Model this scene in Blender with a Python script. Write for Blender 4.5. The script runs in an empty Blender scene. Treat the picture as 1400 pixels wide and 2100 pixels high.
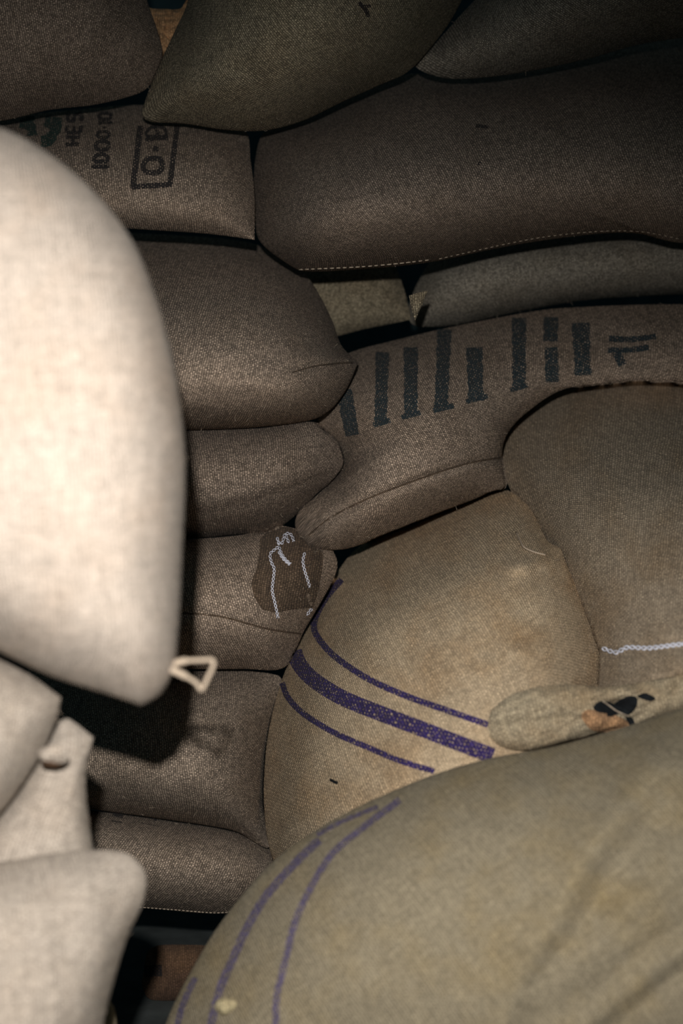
import bpy, math, random
import numpy as np
from mathutils import Vector, noise as mnoise

# ------------------------------------------------------------------ camera, world, light
C = bpy.context.scene
CAMZ = 0.85
F = 1400 * 50.0 / 24.0            # focal length in pixels of the 1400 px wide frame
cam_d = bpy.data.cameras.new('camera'); cam = bpy.data.objects.new('camera', cam_d)
C.collection.objects.link(cam); C.camera = cam
cam.location = (0, 0, CAMZ); cam.rotation_euler = (math.pi/2, 0, 0)
cam_d.sensor_fit = 'HORIZONTAL'; cam_d.sensor_width = 24.0; cam_d.lens = 50.0
cam_d.clip_start = 0.05
cam_d.dof.use_dof = True; cam_d.dof.focus_distance = 2.17; cam_d.dof.aperture_fstop = 2.7

C.view_settings.view_transform = 'Standard'; C.view_settings.look = 'None'
C.view_settings.exposure = 1.15; C.view_settings.gamma = 1.0
C.view_settings.use_curve_mapping = False

w = bpy.data.worlds.new('store_room'); C.world = w; w.use_nodes = True
bg = w.node_tree.nodes['Background']
bg.inputs[0].default_value = (0.30, 0.52, 0.60, 1); bg.inputs[1].default_value = 0.024

fl = bpy.data.lights.new('flash', 'SPOT'); flash = bpy.data.objects.new('flash', fl)
C.collection.objects.link(flash)
FLASH = Vector((-0.035, 0.0, CAMZ + 0.15))
flash.location = FLASH
AIM = Vector((-0.30, 2.0, CAMZ - 0.42))
flash.rotation_euler = (AIM - FLASH).to_track_quat('-Z', 'Y').to_euler()
fl.energy = 70.0; fl.color = (1.0, 0.955, 0.90)
fl.spot_size = math.radians(80); fl.spot_blend = 1.0; fl.shadow_soft_size = 0.014

# ------------------------------------------------------------------ helpers
def link(o, parent=None):
    C.collection.objects.link(o)
    if parent is not None:
        o.parent = parent
        o.matrix_parent_inverse = Vector((0, 0, 0)) and parent.matrix_world.inverted() if False else parent.matrix_world.inverted()
    return o

def mesh_obj(name, verts, faces, mat, parent=None, uvs=None, smooth=True, mats=None):
    me = bpy.data.meshes.new(name)
    me.from_pydata([tuple(v) for v in verts], [], [tuple(f) for f in faces])
    if uvs is not None:
        lay = me.uv_layers.new(name='UVMap')
        li = np.empty(len(me.loops), dtype=np.int32); me.loops.foreach_get('vertex_index', li)
        lay.data.foreach_set('uv', np.asarray(uvs, dtype=np.float32)[li].ravel())
    me.materials.append(mat)
    if smooth:
        me.polygons.foreach_set('use_smooth', [True]*len(me.polygons))
    me.update()
    return link(bpy.data.objects.new(name, me), parent)

def P(px, py, d):
    """points of the world seen along pixel (px,py) at distance d"""
    px = np.asarray(px, float); py = np.asarray(py, float); d = np.asarray(d, float)
    return np.stack([(px-700)/F*d, d + 0*px, CAMZ-(py-1050)/F*d], axis=-1)

def catmull(pts, closed=True, step=6.0):
    """rounded curve through pts; a third value 1 makes that corner sharp"""
    p = [np.array(q[:2], float) for q in pts]; sh = [len(q) > 2 and q[2] for q in pts]
    n = len(p); out = []
    rng = range(n) if closed else range(n-1)
    for i in rng:
        p1, p2 = p[i], p[(i+1) % n]
        p0 = p[(i-1) % n] if (closed or i > 0) else p1
        p3 = p[(i+2) % n] if (closed or i+2 < n) else p2
        t1 = (p2-p0)*0.5; t2 = (p3-p1)*0.5
        L = np.linalg.norm(p2-p1)
        for t in (t1, t2):
            l = np.linalg.norm(t)
            if l > L: t *= L/l
        if sh[i]: t1 = (p2-p1)*0.6
        if sh[(i+1) % n]: t2 = (p2-p1)*0.6
        k = max(2, int(L/step))
        for j in range(k):
            t = j/k; a = 2*t**3-3*t**2+1; b = t**3-2*t**2+t; c = -2*t**3+3*t**2; e = t**3-t**2
            out.append(a*p1+b*t1+c*p2+e*t2)
    if not closed: out.append(p[-1])
    return np.array(out)

def inside(poly, X, Y):
    res = np.zeros(X.shape, bool); n = len(poly)
    x1, y1 = poly[-1]
    for x2, y2 in poly:
        if y1 != y2:
            c = ((y1 > Y) != (y2 > Y)) & (X < (x2-x1)*(Y-y1)/(y2-y1)+x1)
            res ^= c
        x1, y1 = x2, y2
    return res

def wob(X, Y, seed, scale, octaves=3):
    """smooth random field, about -1..1; scale in pixels"""
    r = np.random.RandomState(seed); out = 0; amp = 1.0; s = scale
    for o in range(octaves):
        for k in range(5):
            a = r.uniform(0, 2*math.pi); f = 2*math.pi/s*r.uniform(.7, 1.3); ph = r.uniform(0, 6.28)
            b = r.uniform(0, 2*math.pi); f2 = f*r.uniform(.4, .8)
            out = out + amp*0.45*np.sin(f*(X*math.cos(a)+Y*math.sin(a))+ph + 1.2*np.sin(f2*(X*math.cos(b)+Y*math.sin(b))+ph*2))
        amp *= 0.5; s *= 0.5
    return out*0.6

def seg_dist(X, Y, pts):
    best = np.full(X.shape, 1e9); T = np.zeros(X.shape); side = np.zeros(X.shape); acc = 0.0
    for (x1, y1), (x2, y2) in zip(pts[:-1], pts[1:]):
        dx, dy = x2-x1, y2-y1; L2 = dx*dx+dy*dy+1e-9; L = math.sqrt(L2)
        t = np.clip(((X-x1)*dx+(Y-y1)*dy)/L2, 0, 1)
        d = np.hypot(X-x1-t*dx, Y-y1-t*dy)
        m = d < best; best = np.where(m, d, best); T = np.where(m, acc+t*L, T)
        side = np.where(m, np.sign((X-x1)*dy-(Y-y1)*dx), side); acc += L
    return best, T/acc, side

DONE = []      # bodies finished so far, nearest first: later ones press against their backs

class Body:
    """a filled sack: an outline, a rim distance plane, and a bulge to both sides"""
    def __init__(s, pts, D, T, Tb=None, g=(0, 0), c=None, bias=(0, 0), e=0.72, k=8, seed=1, wr=0.004, wrs=160,
                 creases=(), dents=(), rot=0.0, step=8.0, rings=None, press=True, recede=()):
        s.recede = recede
        s.out = catmull(pts, True, step); s.D = D; s.g = g; s.T = T; s.Tb = T if Tb is None else Tb; s.k = k
        s.seed = seed; s.wr = wr; s.wrs = wrs; s.rot = math.radians(rot); s.creases = creases; s.dents = dents
        x0, y0 = s.out.min(0); x1, y1 = s.out.max(0)
        s.c = np.array(c if c else ((x0+x1)/2, (y0+y1)/2), float); s.pc = np.array(((x0+x1)/2, (y0+y1)/2))
        pad = 0.04*max(x1-x0, y1-y0)
        s.h = max(x1-x0, y1-y0)/110.0
        s.ox, s.oy = x0-pad, y0-pad
        nx = int((x1-x0+2*pad)/s.h)+2; ny = int((y1-y0+2*pad)/s.h)+2
        gx = s.ox+np.arange(nx)*s.h; gy = s.oy+np.arange(ny)*s.h
        X, Y = np.meshgrid(gx, gy)
        big = s.c+(s.out-s.c)*1.03
        m = inside(big, X, Y); m[0] = m[-1] = False; m[:, 0] = m[:, -1] = False
        nxn = (X-s.pc[0])/(x1-x0)*2; nyn = (Y-s.pc[1])/(y1-y0)*2
        f = np.exp(bias[0]*nxn+bias[1]*nyn)*m
        phi = np.zeros_like(X); w_ = 1.93
        chk = ((np.add.outer(np.arange(ny), np.arange(nx))) % 2 == 0)
        for it in range(260):
            for par in (chk, ~chk):
                av = np.zeros_like(phi)
                av[1:-1, 1:-1] = 0.25*(phi[2:, 1:-1]+phi[:-2, 1:-1]+phi[1:-1, 2:]+phi[1:-1, :-2]+f[1:-1, 1:-1])
                phi = np.where(par & m, phi+w_*(av-phi), phi)
        phi = np.maximum(phi, 0); phi /= phi.max()
        s.phi = phi**e
        # arc-length cloth coordinates
        hm = s.phi*s.T; met = s.h*D/F
        su = np.sqrt(1+(np.gradient(hm, axis=1)/met)**2)*met; sv = np.sqrt(1+(np.gradient(hm, axis=0)/met)**2)*met
        su = np.minimum(su, 2.2*met); sv = np.minimum(sv, 2.2*met)
        U = np.cumsum(su, axis=1); ic = int((s.c[0]-s.ox)/s.h); U -= U[:, ic:ic+1]
        V = np.cumsum(sv, axis=0); jc = int((s.c[1]-s.oy)/s.h); V -= V[jc:jc+1, :]
        def soft(G):
            for _ in range(14):
                Q = np.pad(G, 1, mode='edge'); G = (Q[1:-1, 1:-1]*2+Q[2:, 1:-1]+Q[:-2, 1:-1]+Q[1:-1, 2:]+Q[1:-1, :-2])/6
            return G
        s.U, s.V = soft(U), soft(V)
        rel = s.out-s.c; s.ang = np.arctan2(rel[:, 1], rel[:, 0]); s.rad = np.hypot(rel[:, 0], rel[:, 1])
        o = np.argsort(s.ang); s.sa = s.ang[o]; s.sr = s.rad[o]
        s.rings = rings or int(np.clip(s.rad.max()/step, 30, 80))
        s.press = press; s.front_of = list(DONE) if press else []
        DONE.append(s)
    def samp(s, G, x, y):
        u = np.clip((x-s.ox)/s.h, 0, G.shape[1]-1.001); v = np.clip((y-s.oy)/s.h, 0, G.shape[0]-1.001)
        i = u.astype(int); j = v.astype(int); a = u-i; b = v-j
        return (G[j, i]*(1-a)+G[j, i+1]*a)*(1-b)+(G[j+1, i]*(1-a)+G[j+1, i+1]*a)*b
    def sval(s, x, y):
        a = np.arctan2(y-s.c[1], x-s.c[0]); r = np.hypot(x-s.c[0], y-s.c[1])
        R = np.interp(a, np.concatenate([[s.sa[-1]-2*math.pi], s.sa, [s.sa[0]+2*math.pi]]),
                      np.concatenate([[s.sr[-1]], s.sr, [s.sr[0]]]))
        return r/R
    def plane(s, x, y):
        return s.D+s.g[0]*(x-s.pc[0])/1000+s.g[1]*(y-s.pc[1])/1000
    def front(s, x, y, sv=None, press=True):
        x = np.asarray(x, float); y = np.asarray(y, float)
        if sv is None: sv = s.sval(x, y)
        rim = np.sqrt(np.clip(1-np.clip(sv, 0, 1)**s.k, 0, 1))
        h = s.samp(s.phi, x, y)*s.T*rim
        h = h+s.wr*wob(x, y, s.seed, s.wrs)*np.minimum(rim*1.2, 1)
        for pts, dep, wid in s.creases:
            d, t, _ = seg_dist(x, y, pts)
            h = h+dep*np.exp(-(d/wid)**2)*rim
        for cx, cy, rx, ry, dep in s.dents:
            h = h+dep*np.exp(-((x-cx)/rx)**2-((y-cy)/ry)**2)*rim
        d = s.plane(x, y)-h
        for pts, slope, soft in s.recede:      # cloth beyond the line (its left side, walking along it) falls away
            q, _, sd = seg_dist(x, y, pts)
            q = q*sd
            d = d+slope*np.sqrt(x*0+1)*0.0007*(np.sqrt(q*q+soft*soft)+q-0.0)*0.5
        if press:
            for b in s.front_of:
                sb = b.sval(x, y); m = sb < 0.999
                if m.any(): d = np.where(m, np.maximum(d, b.back(x, y, sb)+0.003), d)
        return d
    def back(s, x, y, sv=None):
        if sv is None: sv = s.sval(x, y)
        rim = np.sqrt(np.clip(1-np.clip(sv, 0, 1)**s.k, 0, 1))
        return np.maximum(s.plane(x, y)+s.samp(s.phi, x, y)*s.Tb*rim, s.front(x, y, sv)+0.004*(rim > 0.01))
    def at(s, x, y, off=0.001):
        x = np.asarray(x, float); y = np.asarray(y, float)
        return P(x, y, s.front(x, y)-off)
    def uv(s, x, y):
        u = s.samp(s.U, x, y); v = s.samp(s.V, x, y); c, n = math.cos(s.rot), math.sin(s.rot)
        return np.stack([u*c-v*n, u*n+v*c], axis=-1)
    def mesh(s, name, mat, parent=None):
        n = len(s.out); R = s.rings
        t = np.sin(np.linspace(0, 1, R+1)[1:]*math.pi/2)**0.9
        rel = s.out-s.c
        xs = s.c[0]+t[:, None]*rel[:, 0][None]; ys = s.c[1]+t[:, None]*rel[:, 1][None]
        sv = np.repeat(t[:, None], n, 1)
        # normalise pixel coords of the centre too
        fx = np.concatenate([[s.c[0]], xs.ravel()]); fy = np.concatenate([[s.c[1]], ys.ravel()])
        fs = np.concatenate([[0.0], sv.ravel()])
        V1 = P(fx, fy, s.front(fx, fy, fs)); N1 = len(V1)
        bx = fx[:-n]; by = fy[:-n]
        V2 = P(bx, by, s.back(bx, by, fs[:-n]))
        uv = np.concatenate([s.uv(fx, fy), s.uv(bx, by)])
        faces = []
        idx = lambda r, i: 1+r*n+(i % n)
        for i in range(n): faces.append((0, idx(0, i+1), idx(0, i)))
        for r in range(R-1):
            for i in range(n): faces.append((idx(r, i), idx(r, i+1), idx(r+1, i+1), idx(r+1, i)))
        def jdx(r, i): return idx(r, i) if r == R-1 else N1+1+r*n+(i % n)
        for i in range(n): faces.append((N1, jdx(0, i), jdx(0, i+1)))
        for r in range(R-1):
            for i in range(n): faces.append((jdx(r, i+1), jdx(r, i), jdx(r+1, i), jdx(r+1, i+1)))
        area = 0.5*np.sum(s.out[:, 0]*np.roll(s.out[:, 1], -1)-s.out[:, 1]*np.roll(s.out[:, 0], -1))
        if area < 0: faces = [f[::-1] for f in faces]
        faces = [f[::-1] for f in faces]
        return mesh_obj(name, np.concatenate([V1, V2]), faces, mat, parent, uv)

# ------------------------------------------------------------------ materials
def jute(name, light, dark=None, pitch=0.0038, contrast=0.95, stain=(0.30, 0.17, 0.08), stain_amt=0.35, bump=0.75,
         speck=0.6, alpha=None):
    m = bpy.data.materials.new(name); m.use_nodes = True; nt = m.node_tree; N = nt.nodes; L = nt.links
    N.clear()
    out = N.new('ShaderNodeOutputMaterial'); bs = N.new('ShaderNodeBsdfPrincipled')
    bs.inputs['Roughness'].default_value = 0.92; bs.inputs['Specular IOR Level'].default_value = 0.12
    bs.inputs['Sheen Weight'].default_value = 0.03; bs.inputs['Sheen Roughness'].default_value = 0.6
    def val(x): return x
    def M(op, a, b=None, c=None):
        n = N.new('ShaderNodeMath'); n.operation = op
        for i, q in enumerate((a, b, c)):
            if q is None: continue
            if isinstance(q, (int, float)): n.inputs[i].default_value = q
            else: L.new(q, n.inputs[i])
        return n.outputs[0]
    uv = N.new('ShaderNodeUVMap'); uv.uv_map = 'UVMap'
    def noise(scale, detail=2, rough=0.5, vec=None):
        n = N.new('ShaderNodeTexNoise'); n.inputs['Scale'].default_value = scale
        n.inputs['Detail'].default_value = detail; n.inputs['Roughness'].default_value = rough
        L.new(vec or uv.outputs[0], n.inputs['Vector']); return n
    n1 = noise(30, 2); n2 = noise(180, 1)
    sep = N.new('ShaderNodeSeparateXYZ'); L.new(uv.outputs[0], sep.inputs[0])
    sc = N.new('ShaderNodeSeparateColor'); L.new(n1.outputs['Color'], sc.inputs[0])
    sd = N.new('ShaderNodeSeparateColor'); L.new(n2.outputs['Color'], sd.inputs[0])
    def coord(o, k):
        a = M('MULTIPLY', o, 1.0/(pitch, pitch*.74)[k])
        a = M('ADD', a, M('MULTIPLY', sc.outputs[k], 1.9))
        return M('ADD', a, M('MULTIPLY', sd.outputs[k], 0.8))
    u = coord(sep.outputs[0], 0); v = coord(sep.outputs[1], 1)
    su = M('ABSOLUTE', M('SINE', M('MULTIPLY', u, math.pi))); sv = M('ABSOLUTE', M('SINE', M('MULTIPLY', v, math.pi)))
    par = M('MODULO', M('ADD', M('FLOOR', u), M('FLOOR', v)), 2.0); par = M('ABSOLUTE', par)
    ha = M('MULTIPLY', su, M('MULTIPLY_ADD', sv, 0.5, 0.5)); hb = M('MULTIPLY', sv, M('MULTIPLY_ADD', su, 0.45, 0.22))
    h = M('ADD', M('MULTIPLY', ha, par), M('MULTIPLY', hb, M('SUBTRACT', 1.0, par)))
    # single threads differ in tone
    cmb = N.new('ShaderNodeCombineXYZ'); L.new(M('FLOOR', u), cmb.inputs[0]); L.new(M('MULTIPLY', v, 0.06), cmb.inputs[1])
    wn = noise(0.9, 1, vec=cmb.outputs[0]); 
    cmb2 = N.new('ShaderNodeCombineXYZ'); L.new(M('MULTIPLY', u, 0.06), cmb2.inputs[0]); L.new(M('FLOOR', v), cmb2.inputs[1])
    wn2 = noise(0.9, 1, vec=cmb2.outputs[0])
    thr = M('ADD', wn.outputs[0], wn2.outputs[0])          # about 1
    fine = noise(620, 2, 0.75)
    cmb3 = N.new('ShaderNodeCombineXYZ'); L.new(M('FLOOR', u), cmb3.inputs[0]); L.new(M('FLOOR', v), cmb3.inputs[1])
    cell = N.new('ShaderNodeTexWhiteNoise'); cell.noise_dimensions = '2D'; L.new(cmb3.outputs[0], cell.inputs['Vector'])
    tone = M('MULTIPLY', M('MULTIPLY_ADD', thr, 0.42, 0.58), M('MULTIPLY_ADD', fine.outputs[0], 2*speck, 1-speck))
    tone = M('MULTIPLY', tone, M('MULTIPLY_ADD', M('POWER', h, 0.8), contrast*1.35, 1-contrast))
    tone = M('MULTIPLY', tone, M('MULTIPLY_ADD', cell.outputs['Value'], contrast*.85, 1-contrast*.42))
    blot = noise(9, 4, 0.6); rmp = N.new('ShaderNodeMapRange'); L.new(blot.outputs[0], rmp.inputs[0])
    rmp.inputs[1].default_value = 0.45; rmp.inputs[2].default_value = 0.75
    mx = N.new('ShaderNodeMix'); mx.data_type = 'RGBA'
    mx.inputs['A'].default_value = (*light, 1); mx.inputs['B'].default_value = (*stain, 1)
    L.new(M('MULTIPLY', rmp.outputs[0], stain_amt), mx.inputs['Factor'])
    mu = N.new('ShaderNodeVectorMath'); mu.operation = 'SCALE'
    L.new(mx.outputs['Result'], mu.inputs[0]); L.new(tone, mu.inputs['Scale'])
    L.new(mu.outputs[0], bs.inputs['Base Color'])
    bp = N.new('ShaderNodeBump'); bp.inputs['Strength'].default_value = bump; bp.inputs['Distance'].default_value = 0.0019
    L.new(M('ADD', h, M('MULTIPLY', fine.outputs[0], 0.6)), bp.inputs['Height']); L.new(bp.outputs[0], bs.inputs['Normal'])
    if alpha is not None:            # printed ink that skips threads and frays at random
        an = noise(160, 3, 0.7)
        a = M('ADD', M('MULTIPLY', h, 0.6), M('MULTIPLY', an.outputs[0], 1.6))
        mr = N.new('ShaderNodeMapRange'); L.new(a, mr.inputs[0])
        mr.inputs[1].default_value = alpha; mr.inputs[2].default_value = alpha+0.35
        mr.inputs[3].default_value = 1.0; mr.inputs[4].default_value = 0.0
        L.new(mr.outputs[0], bs.inputs['Alpha'])
    L.new(bs.outputs[0], out.inputs[0])
    return m

def plain(name, col, rough=0.8, ns=60, var=0.25, bump=0.3):
    m = bpy.data.materials.new(name); m.use_nodes = True; nt = m.node_tree; N = nt.nodes; L = nt.links
    bs = N['Principled BSDF']; bs.inputs['Roughness'].default_value = rough; bs.inputs['Specular IOR Level'].default_value = 0.2
    g = N.new('ShaderNodeNewGeometry'); n = N.new('ShaderNodeTexNoise'); n.inputs['Scale'].default_value = ns
    n.inputs['Detail'].default_value = 4; L.new(g.outputs['Position'], n.inputs['Vector'])
    mr = N.new('ShaderNodeMapRange'); mr.inputs[3].default_value = 1-var; mr.inputs[4].default_value = 1+var
    mr.inputs[1].default_value = .25; mr.inputs[2].default_value = .75
    L.new(n.outputs[0], mr.inputs[0])
    vm = N.new('ShaderNodeVectorMath'); vm.operation = 'SCALE'; vm.inputs[0].default_value = col; L.new(mr.outputs[0], vm.inputs['Scale'])
    L.new(vm.outputs[0], bs.inputs['Base Color'])
    bp = N.new('ShaderNodeBump'); bp.inputs['Strength'].default_value = bump; bp.inputs['Distance'].default_value = 0.003
    L.new(n.outputs[0], bp.inputs['Height']); L.new(bp.outputs[0], bs.inputs['Normal'])
    return m

J_PALE = jute('jute_pale', (0.56, 0.48, 0.41), contrast=0.35, stain=(0.52, 0.37, 0.26), stain_amt=0.35, speck=.25)
J_PALE2 = jute('jute_pale_grey', (0.455, 0.395, 0.335), contrast=0.35, stain=(0.42, 0.33, 0.25), stain_amt=0.35, speck=.25)
J_BROWN = jute('jute_brown', (0.42, 0.325, 0.25), stain=(0.24, 0.16, 0.10))
J_BROWN2 = jute('jute_brown_dull', (0.37, 0.295, 0.23), stain=(0.20, 0.14, 0.09))
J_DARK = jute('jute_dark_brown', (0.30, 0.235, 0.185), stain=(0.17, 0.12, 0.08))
J_OLIVE = jute('jute_olive', (0.34, 0.29, 0.20), stain=(0.25, 0.17, 0.09))
J_GREYO = jute('jute_grey_olive', (0.34, 0.31, 0.255), stain=(0.22, 0.17, 0.11))
J_TAN = jute('jute_tan', (0.62, 0.48, 0.32), stain=(0.42, 0.24, 0.10), contrast=.5, stain_amt=.6)
J_KHAKI = jute('jute_khaki', (0.30, 0.255, 0.175), stain=(0.30, 0.225, 0.11), contrast=.4, stain_amt=.7)
J_HEM = jute('jute_hem', (0.42, 0.35, 0.24), stain=(0.33, 0.21, 0.10), contrast=.5, stain_amt=.7)
J_RUST = jute('jute_rust', (0.42, 0.22, 0.11), stain=(0.3, 0.12, 0.05), contrast=.6)
J_PATCH = jute('jute_patch', (0.14, 0.098, 0.066), stain=(0.12, 0.07, 0.04), contrast=.7)
INK_BLACK = jute('ink_black', (0.035, 0.03, 0.03), stain=(0.05, 0.04, 0.035), contrast=.5, alpha=1.12)
INK_GREEN = jute('ink_dark_green', (0.02, 0.07, 0.055), stain=(0.02, 0.05, 0.05), contrast=.5, alpha=1.10)
INK_TEAL = jute('ink_blue_black', (0.035, 0.055, 0.065), stain=(0.03, 0.05, 0.055), contrast=.5, alpha=1.12)
DYE_PURPLE = jute('dye_purple', (0.05, 0.032, 0.16), stain=(0.07, 0.045, 0.18), contrast=.7, alpha=1.1, pitch=.0045)
DYE_FADED = jute('dye_purple_faded', (0.14, 0.115, 0.22), stain=(0.16, 0.13, 0.2), contrast=.4, alpha=1.0)
THREAD_W = plain('thread_white', (0.66, 0.68, 0.78), 0.8, 900, .2)
THREAD_T = plain('thread_tan', (0.42, 0.35, 0.27), 0.9, 900, .3)
THREAD_P = plain('twine_pale', (0.42, 0.34, 0.26), 0.9, 900, .2)
BLACK = plain('stain_and_hole_shade_black', (0.008, 0.01, 0.012), 0.95, 300, .3)  # for a stain, and for the shade painted into the torn holes
WALLM = plain('wall_blue_green_paint', (0.035, 0.065, 0.075), 0.8, 14, .25)
FLOORM = plain('floor_concrete', (0.07, 0.08, 0.08), 0.9, 20, .3)

# ------------------------------------------------------------------ part builders
def tag(o, label, cat='sack', group=None):
    o['label'] = label; o['category'] = cat
    if group: o['group'] = group
    return o

def ribbon(name, body, strokes, mat, parent, off=0.0012, step=5.0, cross=3, jag=0.0, label=None):
    """flat bands that lie on the body's cloth; strokes = [(points, width)]"""
    V = []; Fc = []; UV = []; rnd = random.Random(5)
    for pts, wd in strokes:
        q = np.array(pts, float) if len(pts) < 3 else catmull(pts, False, step)
        seg = np.hypot(*np.diff(q, axis=0).T); a = np.concatenate([[0], np.cumsum(seg)])
        n = max(2, int(a[-1]/step)+1); tt = np.linspace(0, a[-1], n)
        q = np.stack([np.interp(tt, a, q[:, 0]), np.interp(tt, a, q[:, 1])], -1)
        tan = np.gradient(q, axis=0); tan /= np.linalg.norm(tan, axis=1)[:, None]+1e-9
        nr = np.stack([-tan[:, 1], tan[:, 0]], -1)
        wdt = np.array([wd*(1+jag*rnd.uniform(-1, 1)) for _ in range(n)])
        base = len(V)
        cx = np.linspace(-.5, .5, cross)
        xs = q[:, 0][:, None]+nr[:, 0][:, None]*cx[None]*wdt[:, None]; ys = q[:, 1][:, None]+nr[:, 1][:, None]*cx[None]*wdt[:, None]
        p = body.at(xs.ravel(), ys.ravel(), off); uv = body.uv(xs.ravel(), ys.ravel())
        V.extend(p); UV.extend(uv)
        for i in range(n-1):
            for j in range(cross-1):
                b = base+i*cross+j; Fc.append((b, b+1, b+cross+1, b+cross))
    o = mesh_obj(name, V, Fc, mat, parent, np.array(UV))
    if label: o['label'] = label
    return o

def tube_raw(V, Fc, pts, r, sides=6):
    pts = np.asarray(pts, float); n = len(pts); base = len(V)
    tan = np.gradient(pts, axis=0); tan /= np.linalg.norm(tan, axis=1)[:, None]+1e-12
    up = np.array([0.13, 1.0, 0.21]); 
    for i in range(n):
        a = np.cross(tan[i], up); a /= np.linalg.norm(a)+1e-12; b = np.cross(tan[i], a)
        rr = r[i] if hasattr(r, '__len__') else r
        for k in range(sides):
            t = 2*math.pi*k/sides; V.append(pts[i]+rr*(a*math.cos(t)+b*math.sin(t)))
    for i in range(n-1):
        for k in range(sides):
            Fc.append((base+i*sides+k, base+i*sides+(k+1) % sides, base+(i+1)*sides+(k+1) % sides, base+(i+1)*sides+k))
    Fc.append(tuple(base+k for k in range(sides))[::-1]); Fc.append(tuple(base+(n-1)*sides+k for k in range(sides)))

def resample(pts, step):
    q = catmull(pts, False, 3.0) if len(pts) > 2 else np.array(pts, float)
    seg = np.hypot(*np.diff(q, axis=0).T); a = np.concatenate([[0], np.cumsum(seg)])
    n = max(2, int(a[-1]/step)+1); tt = np.linspace(0, a[-1], n)
    return np.stack([np.interp(tt, a, q[:, 0]), np.interp(tt, a, q[:, 1])], -1), a[-1]

def chain(name, body, paths, mat, parent, link_px=9, half=2.6, r=0.0007, off=0.003, label=None):
    """a chain stitch: two strands that part and meet"""
    V = []; Fc = []
    for pts in paths:
        q, Ln = resample(pts, 1.6); n = len(q)
        tan = np.gradient(q, axis=0); tan /= np.linalg.norm(tan, axis=1)[:, None]+1e-9
        nr = np.stack([-tan[:, 1], tan[:, 0]], -1); s_ = np.linspace(0, Ln, n)
        for sg in (-1, 1):
            o_ = half*np.sin(math.pi*s_/link_px)*sg*(1 if True else 1)
            x = q[:, 0]+nr[:, 0]*o_; y = q[:, 1]+nr[:, 1]*o_
            lift = 0.0008*np.cos(math.pi*s_/link_px)*sg
            p = body.at(x, y, off); p[:, 1] -= lift
            tube_raw(V, Fc, p, r, 5)
    o = mesh_obj(name, V, Fc, mat, parent)
    if label: o['label'] = label
    return o

def stitches(name, body, pts, mat, parent, dash=7, gap=5, r=0.0007, off=0.0015, label=None, skip=0.0, seed=3):
    V = []; Fc = []; q, Ln = resample(pts, 1.5); rnd = random.Random(seed)
    s_ = np.linspace(0, Ln, len(q)); a = 0
    while a+dash < Ln:
        if rnd.random() >= skip:
            t = np.linspace(a, a+dash*rnd.uniform(.8, 1.1), 5)
            x = np.interp(t, s_, q[:, 0]); y = np.interp(t, s_, q[:, 1])
            p = body.at(x, y, off+0.0008*np.sin(np.linspace(0, math.pi, 5)))
            tube_raw(V, Fc, p, r, 5)
        a += dash+gap
    o = mesh_obj(name, V, Fc, mat, parent)
    if label: o['label'] = label
    return o

def tube(name, pts, r, mat, parent, sides=8, label=None):
    V = []; Fc = []; tube_raw(V, Fc, pts, r, sides)
    o = mesh_obj(name, V, Fc, mat, parent)
    if label: o['label'] = label
    return o

def free_path(body, pts, offs, n=60):
    """3-D path that follows a body's face with its own lift at every point"""
    q = catmull(pts, False, 2.0); k = np.linspace(0, len(q)-1, n); 
    x = np.interp(k, range(len(q)), q[:, 0]); y = np.interp(k, range(len(q)), q[:, 1])
    o = np.interp(np.linspace(0, 1, n), np.linspace(0, 1, len(offs)), offs)
    return body.at(x, y, o)

def fuzz(name, body, mat, parent, n=260, length=9.0, seed=2, win=None):
    """loose fibres that stand off the cloth"""
    rnd = random.Random(seed); V = []; Fc = []; m = len(body.out); k = 0; tries = 0
    while k < n and tries < n*20:
        tries += 1
        i = rnd.randrange(m); t = rnd.uniform(0.0, 1.0)**0.35*0.995
        x, y = body.c+(body.out[i]-body.c)*t
        if not (-30 < x < 1430 and -30 < y < 2130): continue
        a = rnd.uniform(0, 6.28); L_ = length*rnd.uniform(.4, 1.4); b = rnd.uniform(-1.2, 1.2)
        xs = [x, x+L_*.5*math.cos(a), x+L_*.5*math.cos(a)+L_*.5*math.cos(a+b)]
        ys = [y, y+L_*.5*math.sin(a), y+L_*.5*math.sin(a)+L_*.5*math.sin(a+b)]
        sv = np.array([t, t, t]); d = body.front(np.array([x]*3), np.array([y]*3), sv)
        lift = rnd.uniform(.001, .004)
        p = P(xs, ys, d-np.array([-.0005, lift*.7, lift])); tube_raw(V, Fc, p, 0.00022, 3); k += 1
    o = mesh_obj(name, V, Fc, mat, parent); o['kind'] = 'stuff'
    return o

def sack(body, mat, label, group=None, name='jute_sack', fz=220, fzmat=None):
    o = body.mesh(name, mat); tag(o, label, 'sack', group)
    if fz: fuzz('loose_fibres', body, fzmat or THREAD_T, o, fz)
    return o

# ------------------------------------------------------------------ setting
def box(name, a, b, mat):
    x0, y0, z0 = a; x1, y1, z1 = b
    V = [(x0, y0, z0), (x1, y0, z0), (x1, y1, z0), (x0, y1, z0), (x0, y0, z1), (x1, y0, z1), (x1, y1, z1), (x0, y1, z1)]
    Fc = [(3, 2, 1, 0), (4, 5, 6, 7), (0, 1, 5, 4), (1, 2, 6, 5), (2, 3, 7, 6), (3, 0, 4, 7)]
    o = mesh_obj(name, V, Fc, mat, None, None, False); o['kind'] = 'structure'; return o
box('floor', (-3, -1.5, -0.1), (3, 4.1, 0.0), FLOORM)
box('wall_back', (-3, 4.1, -0.1), (3, 4.2, 3.0), WALLM)

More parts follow.
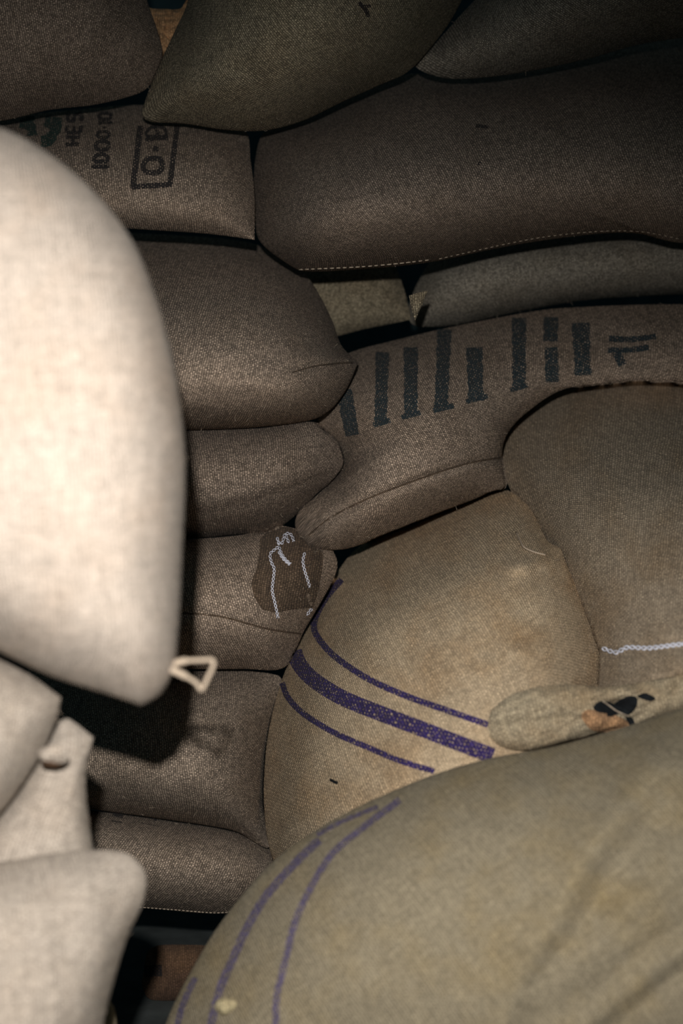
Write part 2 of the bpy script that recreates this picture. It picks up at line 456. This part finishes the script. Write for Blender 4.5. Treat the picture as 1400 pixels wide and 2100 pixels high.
#@SACKS
# ------------------------------------------------------------------ sacks, nearest first
# --- pale foreground sacks on the left
N1 = Body([(-420, 520), (-330, 330), (-150, 235), (0, 262), (100, 315), (200, 400), (275, 500), (322, 615), (355, 735), (375, 870), (381, 970),
           (374, 1140), (366, 1290), (356, 1370), (330, 1422), (290, 1447, 1), (250, 1433), (110, 1388), (0, 1337), (-200, 1240), (-420, 1000)],
          1.30, .15, .14, e=.34, bias=(.2, .5), c=(60, 880), seed=11, wr=.0025, wrs=300, rot=4)
N2 = Body([(-420, 1230), (-200, 1250), (0, 1350), (60, 1383), (125, 1430, 1), (116, 1475), (77, 1560), (0, 1668), (-150, 1820), (-400, 1850)],
          1.38, .10, .08, e=.5, c=(-120, 1520), seed=12, wr=.002, rot=-8, bias=(0, -.3))
N4 = Body([(-450, 2300), (-400, 1860), (-180, 1780), (0, 1768), (120, 1748), (200, 1743), (260, 1750), (298, 1790), (295, 1845), (262, 1920), (240, 1990),
           (212, 2100), (180, 2300), (130, 2700), (80, 2850), (-400, 2850)],
          1.36, .13, .12, e=.5, c=(20, 2150), seed=13, wr=.003, rot=5)
N3 = Body([(-150, 1800), (0, 1660), (70, 1560), (116, 1485), (140, 1474), (192, 1512, 1), (176, 1590), (182, 1680), (198, 1800), (180, 1900), (-100, 1950)],
          1.43, .06, .10, e=.5, c=(95, 1720), seed=14, wr=.003, wrs=120, rot=-20)
s1 = sack(N1, J_PALE, 'big bleached jute sack at the left edge, twine loop at its lower corner', fz=260, fzmat=THREAD_P)
lp = [(346, 1366), (375, 1356), (412, 1354), (436, 1354), (436, 1368), (425, 1392), (413, 1414), (402, 1400), (375, 1384), (348, 1372)]
q = catmull(lp, False, 3)
tube('twine_loop', P(q[:, 0], q[:, 1], np.linspace(1.292, 1.285, len(q))), [0.0020+.0012*(abs(i/len(q)-.5) > .33) for i in range(len(q))], THREAD_P, s1, 8)
s2 = sack(N2, J_PALE2, 'pale grey sack under the big bleached one at the left edge, pointed right corner', fz=90, fzmat=THREAD_P)
s4 = sack(N4, J_PALE2, 'pale sack in the bottom left corner, rounded ear at its upper right', fz=160, fzmat=THREAD_P)
s3 = sack(N3, J_PALE2, 'narrow pale sack squeezed between the left edge sacks, with a small tied knot', fz=90, fzmat=THREAD_P)
kb = Body([(80, 1540), (98, 1530), (125, 1528), (140, 1545), (135, 1562), (110, 1564), (84, 1558)], 1.352, .006, .006, seed=5, wr=.003, wrs=30, step=4, press=False)
DONE.remove(kb); kb.mesh('knot', J_PALE2, s3)
tube('dark_slit', P([84, 95, 112, 130], [1562, 1566, 1567, 1567], [1.358, 1.352, 1.352, 1.36]), [.001, .0022, .0024, .001], plain('slit_dark_brown', (.06, .03, .015)), s3, 6)
N5 = Body([(190, 2110), (214, 2050), (232, 2062), (240, 2110), (236, 2400), (200, 2600), (150, 2500)], 1.6, .03, .05, seed=15, wr=.001, c=(205, 2300), step=6)
sack(N5, J_KHAKI, 'sliver of a tan sack at the bottom edge beside the pale corner sack', fz=0)

# --- right hand sacks in front
M_ = Body([(300, 2450), (318, 2180), (345, 2085), (395, 1985), (450, 1895), (540, 1786), (620, 1720), (740, 1652), (880, 1592), (1000, 1556), (1130, 1532),
           (1230, 1505), (1320, 1478), (1400, 1452), (1560, 1430), (1800, 1500), (1950, 1800), (1950, 2200), (1800, 2420), (1300, 2465), (700, 2465)],
          1.69, .25, .2, e=.6, g=(-.02, 0), c=(1060, 2050), seed=21, wr=.004, wrs=420, rot=35, bias=(0, .2),
          creases=[([(1040, 2120), (1075, 2000), (1150, 1880), (1200, 1760), (1260, 1680), (1350, 1560)], .014, 45),
                   ([(1075, 2120), (1110, 2010), (1190, 1890), (1250, 1790), (1330, 1700)], -.014, 45),
                   ([(1150, 2090), (1300, 1960), (1420, 1880)], -.006, 22), ([(1190, 2110), (1320, 2010), (1420, 1930)], .006, 18),
                   ([(1250, 2110), (1350, 2030), (1420, 1980)], -.006, 18), ([(1100, 2050), (1250, 1900), (1400, 1790)], .006, 24)])
sm = sack(M_, J_KHAKI, 'huge khaki sack filling the lower right corner, faded purple lines round its left side', fz=300)
ribbon('dye_stripe', M_, [([(775, 1655), (730, 1672), (690, 1690), (650, 1712)], 9), ([(655, 1722), (600, 1775), (545, 1838), (505, 1905), (478, 1965), (450, 2030), (430, 2110)], 17)],
       DYE_FADED, sm, label='purple stripe')
ribbon('dye_stripe', M_, [([(820, 1640), (740, 1700), (680, 1752), (640, 1815), (605, 1890), (585, 1970), (568, 2040), (565, 2110)], 14)], DYE_FADED, sm, label='faint purple stripe')
ribbon('dye_stripe', M_, [([(400, 2005), (375, 2060), (362, 2110)], 13)], DYE_FADED, sm, label='faint purple stripe')
ear = Body([(440, 2066), (448, 2048), (468, 2046), (492, 2050), (498, 2068), (480, 2080), (455, 2082)], 1.70, .012, .012, seed=6, wr=.002, wrs=25, step=4, press=False)
DONE.remove(ear); ear.D = float(M_.front(np.array([468.]), np.array([2064.]))[0])+.001; ear.mesh('cloth_tuft', jute('jute_straw', (.5, .43, .26), contrast=.3), sm)

roll = Body([(1000, 1484), (1010, 1455), (1050, 1424), (1115, 1407), (1180, 1404), (1240, 1408), (1320, 1398), (1420, 1378), (1520, 1370), (1540, 1420), (1420, 1452), (1310, 1482), (1190, 1512), (1110, 1534), (1060, 1539), (1022, 1528), (1004, 1508)],
            1.75, .024, .02, e=.5, seed=22, wr=.004, wrs=70, step=6, rot=12, c=(1200, 1465), creases=[([(1005, 1500), (1060, 1484), (1120, 1476), (1195, 1472)], -.006, 10), ([(1070, 1539), (1040, 1500), (1030, 1460)], -.003, 7), ([(1300, 1480), (1350, 1430), (1450, 1400)], -.005, 12)],
            dents=[(1262, 1450, 34, 15, -.022), (1292, 1478, 14, 16, -.014)])
K = Body([(1150, 1124, 1), (1165, 1165), (1190, 1225), (1224, 1318), (1230, 1345), (1226, 1410), (1222, 1480), (1180, 1600), (1000, 1760), (760, 1880), (600, 1830),
          (556, 1752), (541, 1650), (545, 1540), (560, 1455), (585, 1375), (625, 1295), (660, 1235), (690, 1175), (740, 1118), (850, 1070), (960, 1028),
          (1030, 1003), (1085, 1040), (1122, 1108)],
         2.06, .26, .12, g=(-.32, -.30), c=(900, 1440), seed=23, wr=.004, wrs=220, rot=28, bias=(.9, 1.2), recede=[([(590, 1900), (610, 1560), (650, 1400), (760, 1280), (900, 1205), (1040, 1135), (1150, 1112), (1300, 1100)], 3.6, 45)], dents=[(1072, 1160, 30, 13, .016), (1128, 1150, 18, 16, .012), (1100, 1168, 12, 18, -.010)],
         creases=[([(800, 1180), (900, 1150), (1030, 1130)], -.008, 30), ([(1050, 1165), (1085, 1160), (1105, 1140)], .010, 16), ([(1100, 1190), (1110, 1160), (1150, 1130)], -.006, 12),
                  ([(1222, 1318), (1150, 1322), (1050, 1340)], .002, 14), ([(1224, 1370), (1140, 1372), (1060, 1390)], .002, 12)])
J = Body([(1128, 1120), (1082, 1062), (1042, 995), (1029, 930), (1042, 885), (1080, 845), (1148, 802), (1240, 786), (1320, 780), (1420, 790), (1600, 850), (1750, 1050),
          (1760, 1350), (1600, 1560), (1400, 1600), (1250, 1600), (1190, 1480), (1165, 1300), (1140, 1150)],
         2.06, .28, .12, g=(-.02, -.30), c=(1330, 1200), seed=24, wr=.003, wrs=200, rot=-6, bias=(.2, 1.6), recede=[([(1100, 1300), (1125, 1130), (1170, 1060), (1260, 1030), (1400, 1020), (1700, 1020)], 2.9, 90)],
         creases=[([(1225, 1335), (1265, 1338), (1310, 1330), (1480, 1322)], -.012, 10), ([(1225, 1425), (1300, 1400), (1420, 1385)], .012, 34),
                  ([(1220, 1500), (1300, 1480), (1400, 1450)], .006, 20)],
         dents=[(1265, 1452, 34, 14, -.02), (1290, 1480, 14, 18, -.012)])
sk = sack(K, J_TAN, 'tan sack with three crisp purple stripes in the middle of the pile', fz=260)
ribbon('dye_stripe', K, [([(700, 1188), (662, 1235), (643, 1285), (665, 1325), (700, 1357), (760, 1395), (840, 1430), (920, 1458), (1000, 1486)], 13)], DYE_PURPLE, sk, label='thin purple stripe')
ribbon('dye_stripe', K, [([(603, 1335), (612, 1360), (640, 1392), (700, 1430), (780, 1463), (860, 1493), (940, 1524), (1010, 1550)], 32)], DYE_PURPLE, sk, cross=6, label='broad purple stripe')
ribbon('dye_stripe', K, [([(578, 1400), (590, 1430), (620, 1462), (680, 1500), (750, 1531), (820, 1560), (890, 1582)], 12)], DYE_PURPLE, sk, label='thin purple stripe')
tube('thread_end', free_path(K, [(1058, 1092), (1066, 1108), (1074, 1122), (1095, 1132), (1118, 1138)], [.03, .022, .012, .006, .003], 24), .0013, THREAD_P, sk, 6)
ribbon('stain', K, [([(676, 1598), (684, 1603), (692, 1606)], 6)], BLACK, sk)
sj = sack(J, jute('jute_weathered', (0.42, 0.335, 0.24), stain=(0.30, 0.19, 0.09), contrast=.55, stain_amt=.6),
          'weathered brown sack at the right edge with torn hem and white stitching', fz=220)
chain('stitching', J, [[(1234, 1329), (1262, 1338), (1285, 1328), (1330, 1329), (1400, 1321), (1480, 1318)]], THREAD_W, sj, 12, 3.4, .0013, .004, 'thick white stitching')
roll.mesh('hem', J_HEM, sj)
def onto(b, host, lift=.001):      # lay a piece of cloth on the face of its sack
    if b in DONE: DONE.remove(b)
    b.plane = lambda x, y: host.front(x, y)-lift
for pl in ([(1216, 1450), (1228, 1439), (1250, 1440), (1264, 1448), (1268, 1462), (1248, 1470), (1236, 1463), (1222, 1459)],
           [(1258, 1446), (1272, 1434), (1292, 1427), (1306, 1431), (1304, 1450), (1288, 1466), (1268, 1458)],
           [(1282, 1468), (1296, 1472), (1304, 1486), (1316, 1496), (1300, 1496), (1288, 1484)],
           [(1306, 1428), (1322, 1421), (1344, 1432), (1334, 1438), (1318, 1434)]):
    tb = Body(pl, 1.8, .0008, .0002, seed=3, wr=.0, step=3, rings=8, press=False); onto(tb, roll, .0025)
    tb.mesh('tear_shade', BLACK, sj)['label'] = 'torn hole with its shade painted black'  # closed black patch on the hem, painting the darkness inside the hole
tf = Body([(1192, 1470), (1205, 1455), (1240, 1462), (1275, 1472), (1292, 1490), (1260, 1500), (1215, 1498)], 1.79, .004, .002, seed=7, wr=.002, wrs=30, step=4, press=False)
onto(tf, roll, .001); tf.mesh('frayed_edge', jute('jute_orange_brown', (0.46, 0.27, 0.14), stain=(.5, .3, .2), contrast=.5), sj)
tube('thread_end', free_path(roll, [(1236, 1438), (1250, 1448), (1264, 1458), (1290, 1470)], [.006, .012, .012, .004], 20), .0009, THREAD_T, sj, 5)

# --- the stack behind
B_ = Body([(420, -300), (385, 0), (360, 60), (332, 120), (305, 185), (291, 236), (310, 250), (380, 254), (460, 266), (540, 268), (620, 248), (700, 210), (770, 178), (835, 148), (885, 95), (930, 32),
           (970, -60), (1000, -300), (700, -400)],
          2.42, .30, .12, g=(0, -.12), c=(600, 20), seed=38, wr=.005, wrs=260, rot=38, bias=(-.2, .5))
A_ = Body([(-300, -250), (100, -300), (270, -150), (300, -5), (322, 60), (333, 110), (318, 160), (288, 190), (200, 214), (100, 226), (0, 248), (-200, 262), (-350, 100)],
          2.40, .24, .12, g=(0, -.10), c=(60, 40), seed=39, wr=.003, rot=10)
C_ = Body([(848, 126), (895, 85), (940, 35), (1000, -30), (1100, -150), (1300, -250), (1650, -200), (1650, 60), (1400, 78), (1300, 94), (1200, 122), (1050, 152), (930, 162), (868, 148)],
          2.46, .26, .12, g=(0, -.08), c=(1200, 0), seed=40, wr=.003, rot=50)
E_ = Body([(-150, 262), (0, 240), (150, 226), (280, 215), (420, 225), (500, 262), (514, 330), (522, 400), (522, 492, 1), (430, 480), (280, 470), (100, 460), (-150, 470)],
          2.40, .15, .1, g=(0, -.75), c=(300, 360), seed=37, wr=.002, rot=8, bias=(0, .9), recede=[([(-200, 330), (300, 330), (520, 340)], 1.6, 40)])
D_ = Body([(526, 480), (520, 400), (524, 320), (545, 268), (640, 240), (740, 190), (835, 152), (930, 160), (1050, 150), (1200, 118), (1400, 76), (1650, 60), (1700, 300), (1650, 470), (1400, 498),
           (1300, 478), (1200, 482), (1040, 505), (880, 538), (740, 552), (622, 556), (580, 535), (540, 504)],
          2.46, .34, .10, g=(.08, -.22), c=(980, 350), seed=41, wr=.004, wrs=240, rot=24, bias=(-.5, 1.2), recede=[([(500, 480), (640, 400), (900, 350), (1200, 330), (1700, 330)], 1.4, 80)])
FT = Body([(120, 470), (280, 478), (430, 487), (520, 500), (575, 528), (622, 558), (655, 605), (682, 660), (700, 708), (734, 744, 1), (712, 795), (680, 838), (640, 861), (530, 876),
           (380, 882), (200, 885), (60, 860), (40, 600)],
          2.36, .32, .12, g=(0, -.34), c=(430, 700), seed=31, wr=.004, wrs=150, rot=-12, bias=(.6, 1.8), e=.62, recede=[([(0, 680), (300, 660), (500, 650), (610, 680), (700, 730)], 2.6, 50)], dents=[(690, 742, 45, 28, .016)],
          creases=[([(600, 760), (650, 748), (728, 742)], -.004, 6), ([(620, 735), (680, 728), (725, 738)], .005, 12), ([(380, 815), (440, 805), (520, 822)], -.004, 18)])
I_ = Body([(600, 780), (720, 722), (800, 700), (900, 676), (1050, 646), (1150, 632), (1400, 624), (1560, 640), (1600, 740), (1560, 800), (1400, 784), (1320, 778), (1240, 784), (1149, 801), (1081, 845), (1042, 887), (1030, 930), (1041, 988), (1028, 1008), (960, 1030),
           (840, 1082), (760, 1110), (700, 1127), (640, 1122), (606, 1085), (612, 1050), (650, 1015), (690, 975), (704, 945), (690, 905), (650, 870)],
          2.43, .24, .10, g=(0, -.42), c=(1000, 790), seed=32, wr=.003, wrs=180, rot=14, bias=(-.3, 1.2), recede=[([(560, 860), (700, 820), (1000, 770), (1400, 740), (1700, 740)], 1.9, 60)],
          creases=[([(640, 1092), (680, 1060), (760, 1020), (880, 975), (960, 950), (1040, 936)], -.012, 9), ([(650, 1075), (690, 1042), (770, 1003), (890, 958)], .003, 12),
                   ([(1240, 690), (1400, 700)], -.006, 14), ([(1300, 740), (1400, 760)], -.012, 30)])
L1 = Body([(150, 885), (380, 881), (530, 877), (640, 865), (682, 890), (704, 945), (690, 978), (650, 1012), (608, 1055), (560, 1088), (500, 1095), (380, 1105), (150, 1110)],
          2.33, .17, .12, g=(0, .1), c=(420, 990), seed=33, wr=.002, rot=6, bias=(0, .1), recede=[([(700, 985), (520, 1030), (200, 1060)], 1.6, 30)], creases=[([(380, 1060), (520, 1030), (690, 965)], -.005, 8), ([(380, 1040), (520, 1010), (680, 950)], .003, 12)])
L2 = Body([(150, 1112), (380, 1106), (500, 1096), (560, 1078), (610, 1085), (662, 1105), (690, 1145), (688, 1178), (658, 1235), (623, 1295), (584, 1368), (500, 1372), (380, 1372), (150, 1366)],
          2.34, .19, .12, g=(0, -.10), c=(420, 1235), seed=34, wr=.003, wrs=110, rot=16, bias=(0, .2), creases=[([(370, 1255), (450, 1262), (550, 1290), (620, 1298)], -.004, 6)])
L3 = Body([(60, 1372), (380, 1374), (500, 1374), (572, 1386), (578, 1402), (558, 1460), (543, 1545), (539, 1650), (552, 1738), (480, 1704), (350, 1682), (190, 1660), (60, 1640)],
          2.35, .24, .12, g=(0, -.24), c=(360, 1530), seed=35, wr=.003, rot=5, bias=(0, 1.2), wrs=130, creases=[([(370, 1495), (440, 1485), (500, 1500)], -.005, 14)])
L4 = Body([(60, 1642), (190, 1662), (350, 1684), (480, 1706), (556, 1742), (600, 1790), (560, 1860), (440, 1874), (300, 1863), (60, 1850)],
          2.34, .17, .12, g=(0, -.02), c=(330, 1770), seed=36, wr=.002, rot=-25, bias=(0, -.1))
G_ = Body([(600, 520), (790, 525), (822, 575), (844, 655, 1), (760, 672), (640, 690), (590, 600)], 2.80, .06, .05, g=(0, -.2), c=(720, 610), seed=42, wr=.003, wrs=60, step=6, rot=-12)
H_ = Body([(850, 668), (836, 640), (858, 575), (910, 510), (1040, 480), (1300, 450), (1650, 450), (1650, 600), (1400, 604), (1200, 616), (1050, 642), (930, 667)],
          2.80, .15, .06, g=(.03, -.12), c=(1130, 560), seed=43, wr=.003, rot=8, bias=(0, .1))

sf = sack(FT, J_BROWN, 'brown sack with a sharp pointed corner tip in the middle of the pile')
ribbon('seam', FT, [([(598, 764), (650, 750), (722, 743)], 3.5)], J_PATCH, sf, off=.001)
si = sack(I_, J_BROWN, 'brown sack printed with a row of blue black block letters, seam along its lower side', fz=260)
ribbon('seam', I_, [([(632, 1098), (680, 1060), (760, 1020), (880, 975), (960, 950), (1036, 937)], 4)], J_PATCH, si, off=.0012)
def bars(lst):
    st = []
    for x, y0, x2, y1, wd in lst:
        st.append(([(x, y0), ((x+x2)/2, (y0+y1)/2), (x2, y1)], wd))
    return st
ribbon('printed_letter', I_, bars([(705, 800, 722, 893, 30)]), INK_TEAL, si, jag=.12)
ribbon('printed_letter', I_, bars([(784, 722, 780, 868, 26)])+[([(765, 872), (800, 862)], 10)], INK_TEAL, si, jag=.12)
ribbon('printed_letter', I_, bars([(842, 712, 842, 850, 28)])+[([(823, 856), (862, 846)], 10)], INK_TEAL, si, jag=.12)
ribbon('printed_letter', I_, bars([(911, 675, 904, 838, 28)])+[([(888, 842), (930, 832)], 10)], INK_TEAL, si, jag=.12)
ribbon('printed_letter', I_, bars([(972, 712, 976, 822, 32)])+[([(955, 824), (1000, 812)], 10)], INK_TEAL, si, jag=.12)
ribbon('printed_letter', I_, bars([(1064, 652, 1064, 795, 28)])+[([(1046, 800), (1082, 790)], 9)], INK_TEAL, si, jag=.12)
ribbon('printed_letter', I_, bars([(1130, 650, 1128, 700, 28), (1130, 712, 1132, 784, 28)]), INK_TEAL, si, jag=.12)
ribbon('printed_letter', I_, bars([(1190, 662, 1195, 770, 34)]), INK_TEAL, si, jag=.15)
ribbon('printed_letter', I_, [([(1248, 694), (1290, 696), (1345, 690)], 12), ([(1246, 718), (1290, 718), (1330, 712)], 12), ([(1262, 740), (1278, 732)], 26)], INK_TEAL, si, jag=.15)
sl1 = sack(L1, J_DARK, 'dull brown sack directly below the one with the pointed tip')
sl2 = sack(L2, J_BROWN, 'brown sack with a dark sewn patch and loose white chain stitches')
pt = Body([(533, 1105, 1), (560, 1082), (600, 1084), (640, 1108), (662, 1140), (655, 1200), (642, 1246, 1), (600, 1250), (566, 1256), (538, 1250, 1), (522, 1225), (516, 1195), (525, 1168), (531, 1135)],
          2.2, .006, .002, seed=8, wr=.0015, wrs=50, step=5, press=False, rot=-10, c=(590, 1180), creases=[([(548, 1090), (546, 1250)], .003, 5), ([(612, 1100), (636, 1240)], -.003, 8)])
onto(pt, L2); pt.mesh('patch', J_PATCH, sl2)['label'] = 'darker brown patch'
lt = dict(link_px=8, half=2.4, r=.00075)
chain('stitching', pt, [[(571, 1121), (562, 1128), (554, 1136), (556, 1152), (562, 1166), (560, 1190), (558, 1210), (562, 1230), (566, 1248), (570, 1268)],
                        [(572, 1121), (577, 1135), (585, 1147), (596, 1157)], [(571, 1130), (580, 1145), (594, 1158)],
                        [(568, 1101), (571, 1112), (578, 1114), (584, 1096), (592, 1094), (598, 1098), (602, 1110)], [(568, 1102), (572, 1118)], [(586, 1098), (592, 1113)]],
      THREAD_W, sl2, off=.005, label='loose white chain stitches', **lt)
chain('stitching', pt, [[(625, 1133), (621, 1150), (625, 1172), (631, 1190), (635, 1205)]], THREAD_W, sl2, off=.004, label='short white chain stitch', **lt)
chain('stitching', L2, [[(640, 1248), (633, 1256), (630, 1262)]], THREAD_W, sl2, off=.004, label='stray bit of white stitch', **lt)
ribbon('seam', L2, [([(372, 1257), (450, 1264), (550, 1290), (618, 1300)], 4)], J_PATCH, sl2, off=.0008)
sl3 = sack(L3, J_BROWN2, 'brown sack in the shadow of the bleached sack, below the patched one')
sl4 = sack(L4, J_BROWN2, 'lowest grey brown sack of the column, above the black gap')
ribbon('printed_mark', L4, [([(230, 1672), (252, 1675)], 26)], INK_BLACK, sl4)
ribbon('printed_mark', L4, [([(292, 1675), (322, 1682)], 26)], INK_BLACK, sl4)
stitches('hem_stitching', L4, [(270, 1859), (360, 1866), (440, 1872), (500, 1868)], THREAD_T, sl4, 5, 3, .0009, .002)
se = sack(E_, J_BROWN, 'brown sack stamped with a boxed number and green letters, upper left')
# stamp: letters run upwards, so their up is the picture's left
def glyph(ch):
    G = {'0': [[(.5, 0), (.12, .15), (.05, .5), (.12, .85), (.5, 1), (.88, .85), (.95, .5), (.88, .15), (.5, 0)]],
         '1': [[(.5, 0), (.5, 1)], [(.5, 1), (.2, .75)], [(.2, 0), (.8, 0)]],
         '9': [[(.95, .7), (.5, .42), (.05, .7), (.5, 1), (.95, .7)], [(.95, .7), (.85, .2), (.45, 0), (.1, .1)]],
         '-': [[(.2, .45), (.8, .45)]],
         'I': [[(.5, 0), (.5, 1)], [(.2, 0), (.8, 0)], [(.2, 1), (.8, 1)]],
         'D': [[(.1, 0), (.1, 1)], [(.1, 1), (.6, .95), (.92, .5), (.6, .05), (.1, 0)]],
         'H': [[(.1, 0), (.1, 1)], [(.9, 0), (.9, 1)], [(.1, .5), (.9, .5)]],
         'E': [[(.1, 0), (.1, 1)], [(.1, 0), (.9, 0)], [(.1, .5), (.8, .5)], [(.1, 1), (.9, 1)]],
         '5': [[(.85, 1), (.2, 1), (.15, .55), (.6, .6), (.9, .3), (.6, 0), (.1, .05)]]}
    return G[ch]
def upward(text, x_base, y_start, capx, adv, wd, slant=0.0, gap=.22):
    """strokes for a line that reads from bottom to top; x_base = foot of the letters (right side)"""
    st = []; y = y_start
    for ch in text:
        k = .55 if ch in '-1I' else 1
        if ch != ' ':
            for pl in glyph(ch):
                st.append(([(x_base-b*capx+slant*(y_start-(y-a*adv*k*(1-gap))), y-a*adv*k*(1-gap)) for a, b in pl], wd))
        y -= adv*k
    return st
sl_ = .10
ribbon('printed_frame', E_, [([(272, 386), (288, 258)], 12), ([(348, 380), (363, 258)], 11), ([(268, 383), (310, 381), (352, 378)], 11)], INK_BLACK, se, jag=.06)
ribbon('printed_number', E_, upward('0-1', 332, 356, 40, 42, 11, sl_)+upward('9', 340, 288, 42, 40, 6.5, sl_), INK_BLACK, se, jag=.08, step=3)
ribbon('printed_line', E_, upward('ID0', 219, 347, 28, 25, 8.5, sl_)+upward('0-10', 224, 283, 26, 18, 7, sl_), INK_BLACK, se, jag=.1, step=3)
ribbon('printed_line', E_, upward('HE5', 162, 298, 28, 24, 8, sl_), INK_BLACK, se, jag=.15, step=3)
ribbon('printed_letter', E_, [([(84, 290), (98, 288), (112, 268), (118, 240)], 22), ([(96, 262), (100, 238)], 14)], INK_GREEN, se, jag=.2)
ribbon('printed_letter', E_, [([(40, 252), (62, 258), (66, 278)], 20), ([(52, 246), (70, 242)], 12)], INK_GREEN, se, jag=.2)
sb = sack(B_, J_OLIVE, 'olive brown sack lying at the top centre', fz=160)
ribbon('stain', B_, [([(735, 5), (748, 18), (756, 34)], 9), ([(742, 14), (760, 12)], 6)], INK_BLACK, sb)
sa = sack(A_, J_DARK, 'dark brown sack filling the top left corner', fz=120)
sc_ = sack(C_, J_GREYO, 'grey sack with a tapering left end at the top right corner', fz=120)
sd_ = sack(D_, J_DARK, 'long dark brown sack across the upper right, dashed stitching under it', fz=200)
stitches('hem_stitching', D_, [(612, 553), (680, 550), (740, 547), (810, 541), (880, 533)], THREAD_T, sd_, 8, 5, .0011, .004, label='pale dashed stitches')
stitches('hem_stitching', D_, [(900, 531), (1040, 500), (1130, 484), (1240, 474), (1320, 476), (1400, 492)], THREAD_T, sd_, 6, 6, .0006, .003)
ribbon('stain', D_, [([(975, 258), (1000, 260)], 7)], INK_BLACK, sd_)
ribbon('stain', D_, [([(980, 338), (986, 332)], 6)], INK_BLACK, sd_)
sg = sack(G_, J_OLIVE, 'small visible end of an olive sack with a torn triangular flap', fz=60)
tri = Body([(877, 596, 1), (864, 628), (851, 657, 1), (843, 630), (838, 606, 1), (858, 600)], 2.33, .01, .01, seed=9, wr=.002, wrs=30, step=4, press=False, k=4)
DONE.remove(tri); tri.mesh('torn_flap', J_OLIVE, sg)
sh = sack(H_, J_GREYO, 'dim grey sack wedged between the long dark sack and the lettered sack', fz=120)

# --- behind and below
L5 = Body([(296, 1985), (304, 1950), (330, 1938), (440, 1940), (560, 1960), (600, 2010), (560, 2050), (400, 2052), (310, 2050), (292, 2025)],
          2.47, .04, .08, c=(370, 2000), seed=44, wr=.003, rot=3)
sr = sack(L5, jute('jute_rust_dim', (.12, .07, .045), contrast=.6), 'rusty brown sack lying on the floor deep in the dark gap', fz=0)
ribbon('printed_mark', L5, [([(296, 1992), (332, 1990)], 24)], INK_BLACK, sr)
O1 = Body([(270, -40), (300, 12), (340, 18), (372, 16), (400, -20), (420, 60), (400, 150), (330, 140), (290, 90), (260, 30)], 2.50, .04, .08, c=(340, 70), seed=45, wr=.008, wrs=26, step=5)
sack(O1, jute('jute_orange', (0.62, 0.38, 0.2), stain=(.4, .2, .08), contrast=.5), 'fuzzy orange brown sack top peeping through the gap at the upper left', fz=120)
